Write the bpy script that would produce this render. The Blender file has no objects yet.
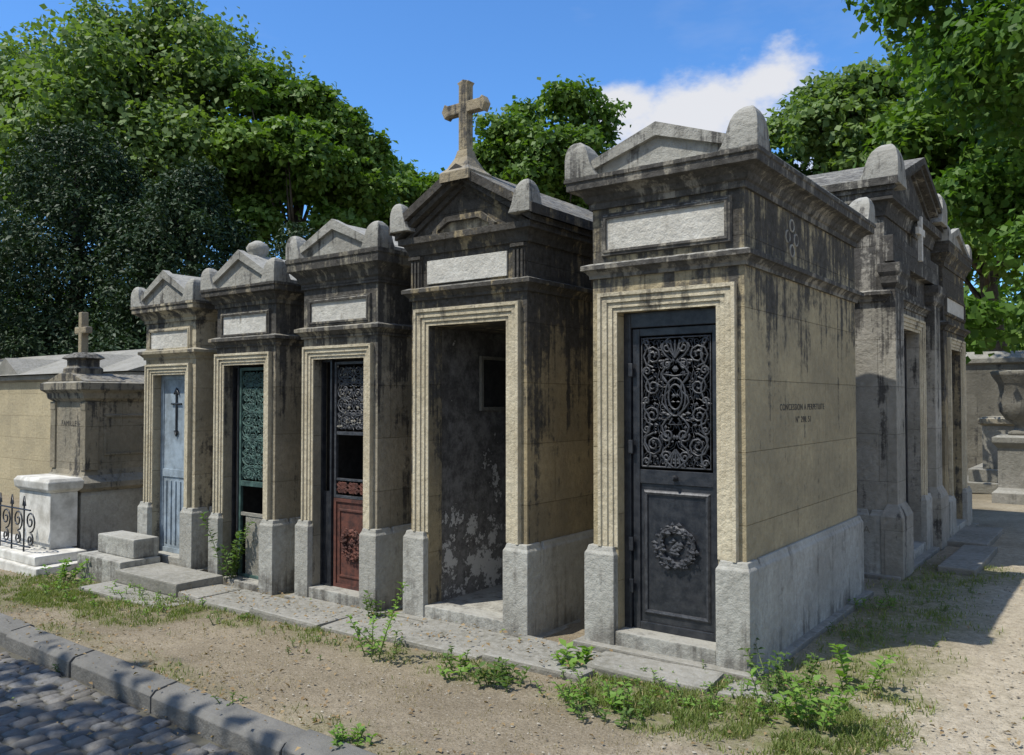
import bpy, bmesh, math, random
import numpy as np
from mathutils import Vector, Matrix, noise as mn
random.seed(7); rng=np.random.default_rng(7)
sc=bpy.context.scene
R=math.radians
# ---------------------------------------------------------------- camera
cam=bpy.data.cameras.new("camera"); co=bpy.data.objects.new("camera",cam); sc.collection.objects.link(co)
co.location=(0,0,1.6); co.rotation_euler=(R(91.55),0,R(36.7)); cam.sensor_width=36; cam.lens=29.18
cam.clip_start=0.05; cam.clip_end=2000; sc.camera=co
sc.view_settings.view_transform='Standard'; sc.view_settings.look='None'; sc.view_settings.exposure=0
# ---------------------------------------------------------------- node helper
class NT:
    def __init__(s,tree): s.t=tree; s.n=tree.nodes; s.l=tree.links
    def new(s,typ,**kw):
        n=s.n.new(typ)
        for k,v in kw.items(): setattr(n,k,v)
        return n
    def put(s,sock,v):
        if v is None: return
        if isinstance(v,bpy.types.NodeSocket): s.l.new(v,sock)
        else:
            if isinstance(v,(tuple,list)) and len(v)==3 and sock.type=='RGBA': v=(*v,1)
            sock.default_value=v
    def math(s,op,a,b=None,c=None,clamp=False):
        n=s.new('ShaderNodeMath',operation=op,use_clamp=clamp); s.put(n.inputs[0],a)
        if b is not None: s.put(n.inputs[1],b)
        if c is not None: s.put(n.inputs[2],c)
        return n.outputs[0]
    def vmath(s,op,a,b=None):
        n=s.new('ShaderNodeVectorMath',operation=op); s.put(n.inputs[0],a)
        if b is not None: s.put(n.inputs[1],b)
        return n.outputs['Value'] if op in('DOT_PRODUCT','LENGTH') else n.outputs[0]
    def noise(s,vec,scale,detail=4,rough=.55,out='Fac'):
        n=s.new('ShaderNodeTexNoise'); s.put(n.inputs['Vector'],vec); n.inputs['Scale'].default_value=scale
        n.inputs['Detail'].default_value=min(detail,5); n.inputs['Roughness'].default_value=rough
        return n.outputs[out]
    def mapr(s,v,a,b,c=0,d=1,smooth=False):
        n=s.new('ShaderNodeMapRange'); n.interpolation_type='SMOOTHSTEP' if smooth else 'LINEAR'
        s.put(n.inputs[0],v)
        for i,x in enumerate((a,b,c,d)): n.inputs[i+1].default_value=x
        return n.outputs[0]
    def mix(s,f,a,b,blend='MIX'):
        n=s.new('ShaderNodeMix',data_type='RGBA',blend_type=blend)
        s.put(n.inputs[0],f); s.put(n.inputs[6],a); s.put(n.inputs[7],b); return n.outputs[2]
    def vscale(s,v,sc3):
        n=s.new('ShaderNodeVectorMath',operation='MULTIPLY'); s.put(n.inputs[0],v); n.inputs[1].default_value=sc3; return n.outputs[0]
    def bump(s,h,strength,dist,nrm=None):
        n=s.new('ShaderNodeBump'); n.inputs['Strength'].default_value=strength; n.inputs['Distance'].default_value=dist
        s.put(n.inputs['Height'],h)
        if nrm is not None: s.put(n.inputs['Normal'],nrm)
        return n.outputs[0]
def newmat(name):
    m=bpy.data.materials.new(name); m.use_nodes=True; t=NT(m.node_tree)
    b=t.n['Principled BSDF']; return m,t,b
def stone(name,base,base2,soot=(.036,.034,.031),z0=2.2,z1=2.8,samt=.5,streak=.5,blocks=True,lich=.5,ao=False,lo=.42,hi=.72,off=0.0,patch=.5,damp=0):
    m,t,b=newmat(name)
    g=t.new('ShaderNodeNewGeometry'); P=g.outputs['Position']
    P2=t.vmath('ADD',P,(off*3.1,off*1.7,off))
    n1=t.noise(P2,1.9,5,.62); n2=t.noise(P2,20,5,.72)
    st=t.noise(t.vscale(P2,(10,10,.55)),1.0,5,.68)
    col=t.mix(t.mapr(n1,.38,.62),base,base2)
    col=t.mix(t.mapr(n2,.35,.68,0,.5),col,(base[0]*.46,base[1]*.44,base[2]*.42))
    sep=t.new('ShaderNodeSeparateXYZ'); t.put(sep.inputs[0],P)
    hf=t.mapr(sep.outputs[2],z0,z1,0,1,True)
    s=t.math('MULTIPLY',hf,samt)
    s=t.math('ADD',s,t.math('MULTIPLY',t.mapr(st,.42,.66),streak))
    s=t.math('ADD',s,t.mapr(t.noise(P2,3.3,5,.75),.4,.72,0,patch))
    s=t.math('ADD',s,t.mapr(n2,.4,.7,-.06,.1))
    if damp: s=t.math('ADD',s,t.mapr(sep.outputs[2],.22,-.12,0,damp))
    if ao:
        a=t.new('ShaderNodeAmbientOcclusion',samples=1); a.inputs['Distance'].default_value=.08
        s=t.math('ADD',s,t.mapr(a.outputs['AO'],1,.4,0,.5))  # darker in creases and inner corners
    sf=t.mapr(s,lo,hi,0,.95,True)
    col=t.mix(sf,col,t.mix(t.mapr(n2,.35,.7),soot,tuple(q*2.8 for q in soot)))
    sn=t.new('ShaderNodeSeparateXYZ'); t.put(sn.inputs[0],g.outputs['Normal'])
    up=t.math('MULTIPLY',t.mapr(sn.outputs[2],.35,.8),t.mapr(n2,.38,.6,0,lich))
    col=t.mix(up,col,(.42,.41,.37))
    h=n2
    if blocks:
        cx=t.new('ShaderNodeCombineXYZ'); t.put(cx.inputs[0],t.math('ADD',sep.outputs[0],sep.outputs[1])); t.put(cx.inputs[1],sep.outputs[2])
        br=t.new('ShaderNodeTexBrick'); t.put(br.inputs['Vector'],cx.outputs[0]); br.inputs['Scale'].default_value=1
        br.inputs['Brick Width'].default_value=1.13; br.inputs['Row Height'].default_value=.43; br.inputs['Mortar Size'].default_value=.0025
        br.inputs['Mortar Smooth'].default_value=.5
        br.inputs['Color1'].default_value=(.82,.82,.82,1); br.inputs['Color2'].default_value=(1.0,1.0,1.0,1); br.inputs['Mortar'].default_value=(.6,.58,.54,1)
        col=t.mix(1,col,br.outputs['Color'],'MULTIPLY')
        h=t.math('SUBTRACT',h,t.math('MULTIPLY',br.outputs['Fac'],.4))
    t.put(b.inputs['Base Color'],col); b.inputs['Roughness'].default_value=.93
    b.inputs['Specular IOR Level'].default_value=.15
    t.put(b.inputs['Normal'],t.bump(h,.85,.018)); return m
def simple(name,c,rough=.8,metal=0,var=.4,c2=None,scale=14,bump=.3,spec=.3):
    m,t,b=newmat(name); g=t.new('ShaderNodeNewGeometry'); n=t.noise(g.outputs['Position'],scale,6,.65)
    c2=c2 or tuple(x*(1-var) for x in c)
    t.put(b.inputs['Base Color'],t.mix(t.mapr(n,.38,.62),c,c2)); b.inputs['Roughness'].default_value=rough; b.inputs['Metallic'].default_value=metal
    b.inputs['Specular IOR Level'].default_value=spec
    t.put(b.inputs['Normal'],t.bump(t.noise(g.outputs['Position'],scale*5,4),bump,.004)); return m
def leafmat(name,c1,c2,c3=None,trans=.35,nsc=.5):
    m=bpy.data.materials.new(name); m.use_nodes=True; t=NT(m.node_tree); t.n.clear()
    g=t.new('ShaderNodeNewGeometry'); n=t.noise(g.outputs['Position'],nsc,2,.6)
    f=t.math('ADD',t.mapr(n,.3,.7,0,.6),t.math('MULTIPLY',g.outputs['Random Per Island'],.5),clamp=True)
    col=t.mix(f,c1,c2)
    if c3: col=t.mix(t.mapr(g.outputs['Random Per Island'],.93,.97),col,c3)
    d=t.new('ShaderNodeBsdfPrincipled'); t.put(d.inputs['Base Color'],col); d.inputs['Roughness'].default_value=.55; d.inputs['Specular IOR Level'].default_value=.3
    tr=t.new('ShaderNodeBsdfTranslucent'); t.put(tr.inputs[0],t.mix(1,col,(1.25,1.45,.4),'MULTIPLY'))
    mx=t.new('ShaderNodeMixShader'); mx.inputs[0].default_value=trans; t.put(mx.inputs[1],d.outputs[0]); t.put(mx.inputs[2],tr.outputs[0])
    o=t.new('ShaderNodeOutputMaterial'); t.put(o.inputs[0],mx.outputs[0]); return m
# ---------------------------------------------------------------- mesh helpers
def link(ob,parent=None):
    sc.collection.objects.link(ob)
    if parent: ob.parent=parent
    return ob
def root(name,loc=(0,0,0),rz=0):
    e=bpy.data.objects.new(name,None); e.location=loc; e.rotation_euler=(0,0,rz); e.empty_display_size=.2; sc.collection.objects.link(e); return e
def join(*gs):
    V=[];F=[]
    for v,f in gs:
        o=len(V); V+=list(v); F+=[tuple(i+o for i in q) for q in f]
    return V,F
def add(name,geo,mat,parent=None,bevel=0,smooth=False,fixn=True):
    me=bpy.data.meshes.new(name); me.from_pydata([tuple(v) for v in geo[0]],[],geo[1])
    if fixn or bevel:
        bm=bmesh.new(); bm.from_mesh(me)
        if fixn: bmesh.ops.recalc_face_normals(bm,faces=bm.faces)
        if bevel:
            es=[e for e in bm.edges if len(e.link_faces)==2 and e.calc_face_angle(0)>.5]
            bmesh.ops.bevel(bm,geom=es,offset=bevel,segments=2,profile=.6,affect='EDGES',clamp_overlap=True)
        bm.to_mesh(me); bm.free()
    me.materials.append(mat)
    if smooth: me.polygons.foreach_set('use_smooth',[True]*len(me.polygons))
    return link(bpy.data.objects.new(name,me),parent)
def box(x0,x1,y0,y1,z0,z1):
    v=[(x,y,z) for z in(z0,z1) for y in(y0,y1) for x in(x0,x1)]
    return v,[(0,1,3,2),(4,6,7,5),(0,4,5,1),(2,3,7,6),(0,2,6,4),(1,5,7,3)]
def extr(pts,y0,y1):
    n=len(pts); v=[(x,y0,z) for x,z in pts]+[(x,y1,z) for x,z in pts]
    return v,[tuple(range(n)),tuple(range(2*n-1,n-1,-1))]+[(i,(i+1)%n,(i+1)%n+n,i+n) for i in range(n)]
def extrx(pts,x0,x1):
    v,f=extr(pts,x0,x1); return [(b,a,c) for a,b,c in v],f
def frame(ox0,ox1,zb,zt,prof,y=0):
    v=[];f=[]
    for a,b in prof: v+=[(ox0-a,y-b,zb),(ox0-a,y-b,zt+a),(ox1+a,y-b,zt+a),(ox1+a,y-b,zb)]
    for i in range(len(prof)-1):
        for j in range(3): f.append((i*4+j,i*4+j+1,(i+1)*4+j+1,(i+1)*4+j))
    n=len(prof)
    f.append(tuple(i*4 for i in range(n))); f.append(tuple(i*4+3 for i in range(n)))
    return v,f
def rectframe(x0,x1,z0,z1,prof,y=0):
    v=[];f=[]
    for a,b in prof: v+=[(x0-a,y-b,z0-a),(x0-a,y-b,z1+a),(x1+a,y-b,z1+a),(x1+a,y-b,z0-a)]
    for i in range(len(prof)-1):
        for j in range(4): f.append((i*4+j,i*4+(j+1)%4,(i+1)*4+(j+1)%4,(i+1)*4+j))
    return v,f
def ring(x0,y0,x1,y1,prof,cap=True,capb=False):
    v=[];f=[]
    for o,z in prof: v+=[(x0-o,y0-o,z),(x1+o,y0-o,z),(x1+o,y1+o,z),(x0-o,y1+o,z)]
    n=len(prof)
    for i in range(n-1):
        for j in range(4): f.append((i*4+j,i*4+(j+1)%4,(i+1)*4+(j+1)%4,(i+1)*4+j))
    if cap: f.append(tuple((n-1)*4+j for j in range(4)))
    if capb: f.append((3,2,1,0))
    return v,f
def ear(cx,cy,sx,sy,s,z,h):
    T=[0,.12,.3,.5,.68,.82,.92,.98,1]; S=[1.1,1,.9,.83,.76,.67,.56,.45,.32]; I=[0,0,0,.0,.02,.06,.12,.19,.26]
    v=[];f=[]
    for t,a,i in zip(T,S,I):
        xa=cx+sx*i*s; xb=cx+sx*a*s; ya=cy+sy*i*s; yb=cy+sy*a*s; zz=z+t*h
        v+=[(xa,ya,zz),(xb,ya,zz),(xb,yb,zz),(xa,yb,zz)]
    n=len(T)
    for i in range(n-1):
        for j in range(4): f.append((i*4+j,i*4+(j+1)%4,(i+1)*4+(j+1)%4,(i+1)*4+j))
    f+= [(0,1,2,3),tuple((n-1)*4+j for j in range(4))]
    return v,f
def tube(pts,rad,seg=8):
    v=[];f=[]; pts=[Vector(p) for p in pts]
    for i,p in enumerate(pts):
        d=(pts[min(i+1,len(pts)-1)]-pts[max(i-1,0)]).normalized()
        a=d.orthogonal().normalized() if i==0 else (a-d*a.dot(d)).normalized()
        b=d.cross(a); r=rad[i] if hasattr(rad,'__len__') else rad
        for k in range(seg):
            an=2*math.pi*k/seg; v.append(p+a*math.cos(an)*r+b*math.sin(an)*r)
    for i in range(len(pts)-1):
        for k in range(seg): f.append((i*seg+k,i*seg+(k+1)%seg,(i+1)*seg+(k+1)%seg,(i+1)*seg+k))
    f.append(tuple(range(seg))[::-1]); f.append(tuple((len(pts)-1)*seg+k for k in range(seg)))
    return v,f
def lathe(prof,c=(0,0,0),seg=24):
    v=[];f=[]
    for r,z in prof:
        for k in range(seg):
            a=2*math.pi*k/seg; v.append((c[0]+r*math.cos(a),c[1]+r*math.sin(a),c[2]+z))
    for i in range(len(prof)-1):
        for k in range(seg): f.append((i*seg+k,i*seg+(k+1)%seg,(i+1)*seg+(k+1)%seg,(i+1)*seg+k))
    f.append(tuple(range(seg))[::-1]); f.append(tuple((len(prof)-1)*seg+k for k in range(seg)))
    return v,f
def npmesh(name,V,F,mat,parent=None):
    me=bpy.data.meshes.new(name); nf,k=F.shape
    me.vertices.add(len(V)); me.vertices.foreach_set('co',V.astype(np.float32).ravel())
    me.loops.add(nf*k); me.loops.foreach_set('vertex_index',F.astype(np.int32).ravel())
    me.polygons.add(nf); me.polygons.foreach_set('loop_start',np.arange(0,nf*k,k,dtype=np.int32))
    me.update(calc_edges=True); me.validate(); me.materials.append(mat)
    return link(bpy.data.objects.new(name,me),parent)
def text(name,body,loc,size,mat,parent,rot=(math.pi/2,0,0),sx=1):
    c=bpy.data.curves.new(name,'FONT'); c.body=body; c.size=size; c.extrude=.0012; c.align_x='CENTER'; c.align_y='CENTER'; c.space_character=1.15
    c.materials.append(mat); o=link(bpy.data.objects.new(name,c),parent); o.location=loc; o.rotation_euler=rot; o.scale=(sx,1,1); return o
def wires(name,splines,thick,mat,parent):
    c=bpy.data.curves.new(name,'CURVE'); c.dimensions='3D'; c.bevel_depth=thick; c.bevel_resolution=1
    for pts in splines:
        s=c.splines.new('POLY'); s.points.add(len(pts)-1)
        for p,q in zip(s.points,pts): p.co=(*q,1)
    c.materials.append(mat); return link(bpy.data.objects.new(name,c),parent)
def g(x):
    if x>-1.8: return 0.0
    return .032*(max(x,-12)+1.8)
# ---------------------------------------------------------------- materials
M={}
M['t5']=stone('limestone_tan',(.46,.385,.24),(.34,.29,.19),z0=1.3,z1=2.75,samt=.46,streak=.36,off=1,patch=.34)
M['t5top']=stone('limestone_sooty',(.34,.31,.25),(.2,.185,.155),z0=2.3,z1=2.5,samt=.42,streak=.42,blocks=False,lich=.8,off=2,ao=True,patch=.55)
M['t4']=stone('limestone_brown',(.40,.325,.195),(.25,.21,.14),z0=.7,z1=2.5,samt=.46,streak=.46,off=3)
M['t3']=stone('limestone_grey',(.38,.335,.25),(.24,.22,.17),z0=1.2,z1=2.5,samt=.44,streak=.5,off=4)
M['t2']=stone('limestone_grey_brown',(.37,.32,.23),(.24,.215,.16),z0=1.2,z1=2.4,samt=.44,streak=.5,off=5)
M['t1']=stone('limestone_pale',(.47,.41,.29),(.36,.32,.23),z0=1.7,z1=2.6,samt=.32,streak=.38,off=6)
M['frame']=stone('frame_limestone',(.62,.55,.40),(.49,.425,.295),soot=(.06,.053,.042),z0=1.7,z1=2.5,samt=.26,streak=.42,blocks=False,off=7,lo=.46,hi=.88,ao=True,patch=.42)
M['plinth']=stone('plinth_stone',(.44,.43,.38),(.33,.318,.275),soot=(.075,.07,.06),z0=5,z1=6,samt=0,streak=.42,blocks=False,off=8,lo=.38,hi=.9,damp=.4)
M['slab']=stone('slab_stone',(.29,.275,.235),(.19,.182,.15),soot=(.055,.053,.045),z0=5,z1=6,samt=0,streak=.3,blocks=False,off=9,lo=.36,hi=.85)
M['plaque']=stone('plaque_stone',(.62,.60,.54),(.50,.48,.42),soot=(.12,.11,.09),z0=9,z1=10,samt=0,streak=.45,blocks=False,off=10,lo=.45,hi=.95)
M['roof']=stone('roof_stone',(.40,.39,.345),(.28,.27,.235),z0=9,z1=10,samt=0,streak=.55,blocks=False,lich=.75,off=11,lo=.36,hi=.75)
M['t6']=stone('limestone_grey_pale',(.40,.375,.32),(.28,.265,.22),z0=1.6,z1=3.0,samt=.5,streak=.46,off=12)
M['white']=simple('white_stone',(.68,.66,.60),.85,c2=(.42,.40,.35),scale=5)
M['cross']=stone('cross_stone',(.38,.32,.21),(.26,.22,.155),z0=9,z1=10,samt=0,streak=.5,blocks=False,off=13)
def peel():
    m,t,b=newmat('peeling_plaster'); gg=t.new('ShaderNodeNewGeometry'); P=gg.outputs['Position']
    a=t.noise(P,3.5,5,.75); n=t.noise(P,11,5,.75)
    col=t.mix(t.mapr(a,.42,.6),(.21,.20,.185),(.09,.085,.078)); col=t.mix(t.mapr(n,.42,.65,0,.85),col,(.045,.042,.038))
    sp=t.new('ShaderNodeSeparateXYZ'); t.put(sp.inputs[0],P)
    w=t.math('ADD',t.math('ADD',a,t.math('MULTIPLY',t.math('SUBTRACT',n,.5),.35)),t.mapr(sp.outputs[2],.2,1.5,.11,-.06)); col=t.mix(t.mapr(w,.60,.64),col,(.50,.485,.45))
    t.put(b.inputs['Base Color'],col); b.inputs['Roughness'].default_value=.95; t.put(b.inputs['Normal'],t.bump(a,.6,.02)); return m
M['plaster']=peel()
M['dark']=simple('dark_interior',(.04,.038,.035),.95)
M['iron']=simple('black_iron',(.016,.018,.023),.38,.3,c2=(.045,.046,.05),spec=.6)
M['iron2']=simple('pale_cast_iron',(.075,.077,.082),.5,.3,c2=(.03,.031,.035),spec=.6,scale=30)  # paler than the black iron: light on the grille is in the colour
M['green']=simple('verdigris_iron',(.075,.135,.115),.6,.1,c2=(.03,.055,.05))
M['rust']=simple('rusty_iron',(.13,.05,.035),.75,.05,c2=(.055,.027,.022))
M['blue']=simple('blue_grey_paint',(.30,.36,.41),.6,c2=(.19,.225,.25),scale=9)
M['ink']=simple('incised_lettering',(.07,.063,.055),.9)
M['ink2']=simple('worn_lettering',(.22,.195,.15),.95)
# ---------------------------------------------------------------- ornament
def spiral(cx,cz,r,a0,turns,sg,y,n=15):
    return [(cx+math.cos(a0+sg*turns*2*math.pi*i/n)*r*(1-.85*i/n),y,cz+math.sin(a0+sg*turns*2*math.pi*i/n)*r*(1-.85*i/n)) for i in range(n+1)]
def circ(cx,cz,r,y,n=12,sz=1): return [(cx+r*math.cos(2*math.pi*i/n),y,cz+sz*r*math.sin(2*math.pi*i/n)) for i in range(n+1)]
def grille(x0,x1,z0,z1,y,rows,cols=1):
    S=[]; w=(x1-x0)/cols; h=(z1-z0)/rows
    for c in range(cols):
        for r in range(rows):
            cx=x0+w*(c+.5); cz=z0+h*(r+.5)
            for sx in(-1,1):
                for sz in(-1,1):
                    a0=math.atan2(-sz,-sx); sg=1 if sx*sz*(1 if r%2 else -1)>0 else -1
                    S.append(spiral(cx+sx*w*.27,cz+sz*h*.25,min(w*.24,h*.24),a0,1.7,sg,y))
                    S.append(spiral(cx+sx*w*.1,cz+sz*h*.36,min(w,h)*.11,a0+1,1.2,-sg,y,9))
                    S.append([(cx,y,cz),(cx+sx*w*.12,y,cz+sz*h*.04),(cx+sx*w*.27,y,cz+sz*h*.01),(cx+sx*w*.44,y,cz+sz*h*.12),(cx+sx*w*.5,y,cz+sz*h*.3)])
            S.append(circ(cx,cz,min(w,h)*.13,y)); S.append(circ(cx,cz,min(w,h)*.05,y,8))
            S.append([(cx,y,cz+h*.13),(cx-w*.05,y,cz+h*.3),(cx,y,cz+h*.5),(cx+w*.05,y,cz+h*.3),(cx,y,cz+h*.13)])
            S.append([(cx,y,cz-h*.13),(cx-w*.05,y,cz-h*.3),(cx,y,cz-h*.5),(cx+w*.05,y,cz-h*.3),(cx,y,cz-h*.13)])
    return S
def rosegrille(x0,x1,z0,z1,y):
    # symmetrical panel: central vase cartouche, big volutes, palmettes
    cx=(x0+x1)/2; cz=(z0+z1)/2; w=x1-x0; h=z1-z0; S=[]
    S+=[circ(cx,cz+h*.04,w*.15,y,18,1.7),circ(cx,cz+h*.04,w*.10,y,16,1.7)]
    S+=[[(cx-w*.13,y,cz+h*.16),(cx-w*.2,y,cz+h*.22),(cx,y,cz+h*.2),(cx+w*.2,y,cz+h*.22),(cx+w*.13,y,cz+h*.16)]]
    S+=[[(cx-w*.04,y,cz-h*.12),(cx-w*.1,y,cz-h*.17),(cx+w*.1,y,cz-h*.17),(cx+w*.04,y,cz-h*.12)]]
    for s in(-1,1):
        for (u,v,r,a,tn,d) in[(.33,.36,.15,-1.6,1.9,1),(.33,.12,.12,1.6,1.7,-1),(.34,-.10,.13,-1.6,1.8,1),(.32,-.33,.16,1.6,1.9,-1),(.12,.42,.09,0,1.5,1),(.12,-.25,.09,0,1.5,-1),(.13,-.42,.08,0,1.5,1),(.42,.24,.06,0,1.3,1),(.43,.01,.05,0,1.3,1),(.43,-.21,.06,0,1.3,-1),(.12,.29,.07,2,1.4,-1),(.43,.46,.05,0,1.2,1),(.43,-.46,.05,0,1.2,1)]:
            aa=a if s>0 else math.pi-a
            S.append(spiral(cx+s*u*w,cz+v*h,r*w*1.05,aa,tn,d*s,y))
        S.append([(cx+s*w*(.03+.17*abs(math.sin(k*.7))),y,z0+h*k/22) for k in range(23)])
        S.append([(cx+s*w*(.49-.12*abs(math.sin(k*.55+.6))),y,z0+h*k/22) for k in range(23)])
    for k in(-2,-1,0,1,2):
        S.append([(cx,y,z1-h*.16),(cx+k*w*.05,y,z1-h*.08),(cx+k*w*.07,y,z1-h*.02)]); S.append([(cx,y,z0+h*.14),(cx+k*w*.05,y,z0+h*.07),(cx+k*w*.07,y,z0+h*.01)])
    return S
def blob(c,r,ax=(1,1,1)):
    v=[(c[0]+d[0]*r*ax[0],c[1]+d[1]*r*ax[1],c[2]+d[2]*r*ax[2]) for d in[(1,0,0),(-1,0,0),(0,1,0),(0,-1,0),(0,0,1),(0,0,-1)]]
    return v,[(0,2,4),(2,1,4),(1,3,4),(3,0,4),(2,0,5),(1,2,5),(3,1,5),(0,3,5)]
def wreath(cx,cz,y,r):
    gs=[tube([(cx+r*math.cos(a),y,cz+r*math.sin(a)) for a in np.linspace(0,2*math.pi,25)],r*.18,6)]
    for i in range(110):
        a=random.uniform(0,6.283); rr=r*random.uniform(.72,1.28)
        gs.append(blob((cx+rr*math.cos(a),y-random.uniform(.006,.028),cz+rr*math.sin(a)),r*random.uniform(.1,.19),(random.uniform(.5,1.2),.6,random.uniform(.5,1.2))))
    for i in range(16):
        gs.append(blob((cx+random.uniform(-.32,.32)*r,y-.004,cz+random.uniform(-.4,.4)*r),r*.16,(1,.4,1)))
    return join(*gs)
def leaves_orn(x0,x1,z0,z1,y,n,s):
    cx=(x0+x1)/2; gs=[]
    for i in range(n):
        u=random.uniform(.02,.97)*(x1-x0)/2; z=random.uniform(z0,z1); q=s*random.uniform(.6,1.3); ax=(random.uniform(.5,1.4),.35,random.uniform(.5,1.4))
        gs+=[blob((cx+u,y,z),q,ax),blob((cx-u,y,z),q,ax)]
    return join(*gs)
FP=[(0,0),(0,.010),(.028,.010),(.030,.020),(.062,.020),(.065,.031),(.100,.031),(.106,.043),(.128,.043),(.13,.036),(.13,0)]
# ---------------------------------------------------------------- tomb builder
def tomb(name,loc,rz,W,D,ox0,ox1,zp,zo,zm,pl,zc0,zc1,za,mat,roof='A',door=None,earh=.26,ears=.19,cout=.12,topmat=None,interior='dark',fw=1.0,base=.03,plq=True,roofm='roof'):
    r=root(name,loc,rz); m=M[mat]; tm=M[topmat or mat]; th=.15
    add('walls',join(box(0,ox0,0,th,0,zo),box(ox1,W,0,th,0,zo),box(0,.11,th,D,0,zo),box(W-.11,W,th,D,0,zo),box(.11,W-.11,D-.11,D,0,zo)),m,r)
    add('upper_walls',box(0,W,0,D,zo,zc0+.02),m,r)
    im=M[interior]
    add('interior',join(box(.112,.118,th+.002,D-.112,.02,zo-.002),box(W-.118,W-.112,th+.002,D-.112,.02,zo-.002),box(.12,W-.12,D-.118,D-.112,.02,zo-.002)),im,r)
    add('floor',box(.112,W-.112,-.02,D-.112,-.1,.09),M['plinth'],r)
    pp=lambda x0,x1,y0,y1:ring(x0,y0,x1,y1,[(0,-.15),(0,zp-.05),(-.012,zp-.03),(-.02,zp)],True,True)
    add('plinth',join(pp(-.04,ox0-.004,-.055,th-.002),pp(ox1+.004,W+.04,-.055,th-.002),pp(-.0402,.02,th-.004,D+.04),pp(W-.02,W+.0402,th-.004,D+.04),pp(.02,W-.02,D-.05,D+.0398)),M['plinth'],r,bevel=.006)
    add('base_slab',join(box(-.1,W+.1,-.12,D+.1,-.25,base)),M['slab'],r,bevel=.012)
    add('threshold',box(ox0+.0,ox1-.0,-.045,.13,base-.01,.12),M['plinth'],r,bevel=.008)
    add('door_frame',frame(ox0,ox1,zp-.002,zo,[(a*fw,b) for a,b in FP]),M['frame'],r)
    add('string_course',ring(0,0,W,D,[(.0,zm),(.018,zm),(.02,zm+.022),(.045,zm+.05),(.062,zm+.056),(.062,zm+.085),(.02,zm+.1),(0,zm+.105)],False),tm,r,bevel=.002)
    if plq:
        a,b=pl; xa=.1;xb=W-.1
        add('plaque',box(xa,xb,-.012,.0,a,b),M['plaque'],r)
        add('plaque_frame',rectframe(xa,xb,a,b,[(-.012,.012),(-.012,.028),(.004,.03),(.01,.022),(.022,.022),(.028,.0)]),tm,r)
    c=cout; H=zc1-zc0
    if roof=='A':
        add('cornice',ring(0,0,W,D,[(0,zc0-.02),(.018,zc0-.02),(.02,zc0+.1*H),(.035,zc0+.16*H),(.05,zc0+.34*H),(.085,zc0+.5*H),(c-.012,zc0+.56*H),(c-.01,zc0+.82*H),(c,zc0+.86*H),(c,zc1)],True),tm,r,bevel=.002)
        e=c-.012; cx=W/2
        add('roof',extr([(-e+.02,zc1),(W+e-.02,zc1),(W+e-.02,zc1+.035),(cx+.03,za),(cx-.03,za),(-e+.02,zc1+.035)],-e+.05,D+e-.02),M[roofm],r,bevel=.008)
        def half(s):
            x0=cx+s*(W/2+e-.05); return extr([(x0,zc1+.0),(x0,zc1+.055),(cx,za+.03),(cx,za-.055)],-e+.015,-e+.085)
        add('pediment',join(half(-1),half(1)),M[roofm],r)
        es=[ear(-c+.004,-c+.004,1,1,ears,zc1,earh),ear(W+c-.004,-c+.004,-1,1,ears,zc1,earh),ear(-c+.004,D+c-.004,1,-1,ears,zc1,earh*.9),ear(W+c-.004,D+c-.004,-1,-1,ears,zc1,earh*.9)]
        add('acroteria',join(*es),M[roofm],r,bevel=.006)
    else:
        add('cornice',ring(0,0,W,D,[(0,zc0-.02),(.018,zc0-.02),(.03,zc0+.2*H),(.05,zc0+.5*H),(c-.05,zc0+.55*H),(c-.05,zc0+.95*H),(0,zc1)],True),tm,r,bevel=.002)
        cx=W/2
        add('tympanum',extr([(-.03,zc1-.03),(W+.03,zc1-.03),(cx,za-.02)],-.012,D),m,r)
        def rk(o,z,th,y0,y1,s): return extr([(cx+s*(W/2+o),zc1+z),(cx,za+z),(cx,za+z+th),(cx+s*(W/2+o),zc1+z+th)],y0,y1)
        add('raking_cornice',join(*[rk(c,.03,.07,-c,D+c,s) for s in(-1,1)],*[rk(c-.03,-.012,.045,-c+.035,D+c-.03,s) for s in(-1,1)],*[rk(c-.08,-.05,.045,-.04,D,s) for s in(-1,1)]),tm,r)
        zz=zc1+.045; q=.015
        es=[ear(-c+q,-c+q-.02,1,1,ears,zz,earh+.05),ear(W+c-q,-c+q-.02,-1,1,ears,zz,earh+.05),ear(-c+q,D+c-q,1,-1,ears,zz,earh+.05),ear(W+c-q,D+c-q,-1,-1,ears,zz,earh+.05)]
        add('acroteria',join(*es),M[roofm],r,bevel=.006)
    if door: door(r,ox0,ox1,.12,zo,W,D)
    return r
def leaf_frame(x0,x1,z0,z1,y0,y1,t=.035):
    return join(box(x0,x0+t,y0,y1,z0,z1),box(x1-t,x1,y0,y1,z0,z1),box(x0+t,x1-t,y0,y1,z1-t,z1),box(x0+t,x1-t,y0,y1,z0,z0+t))
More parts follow.
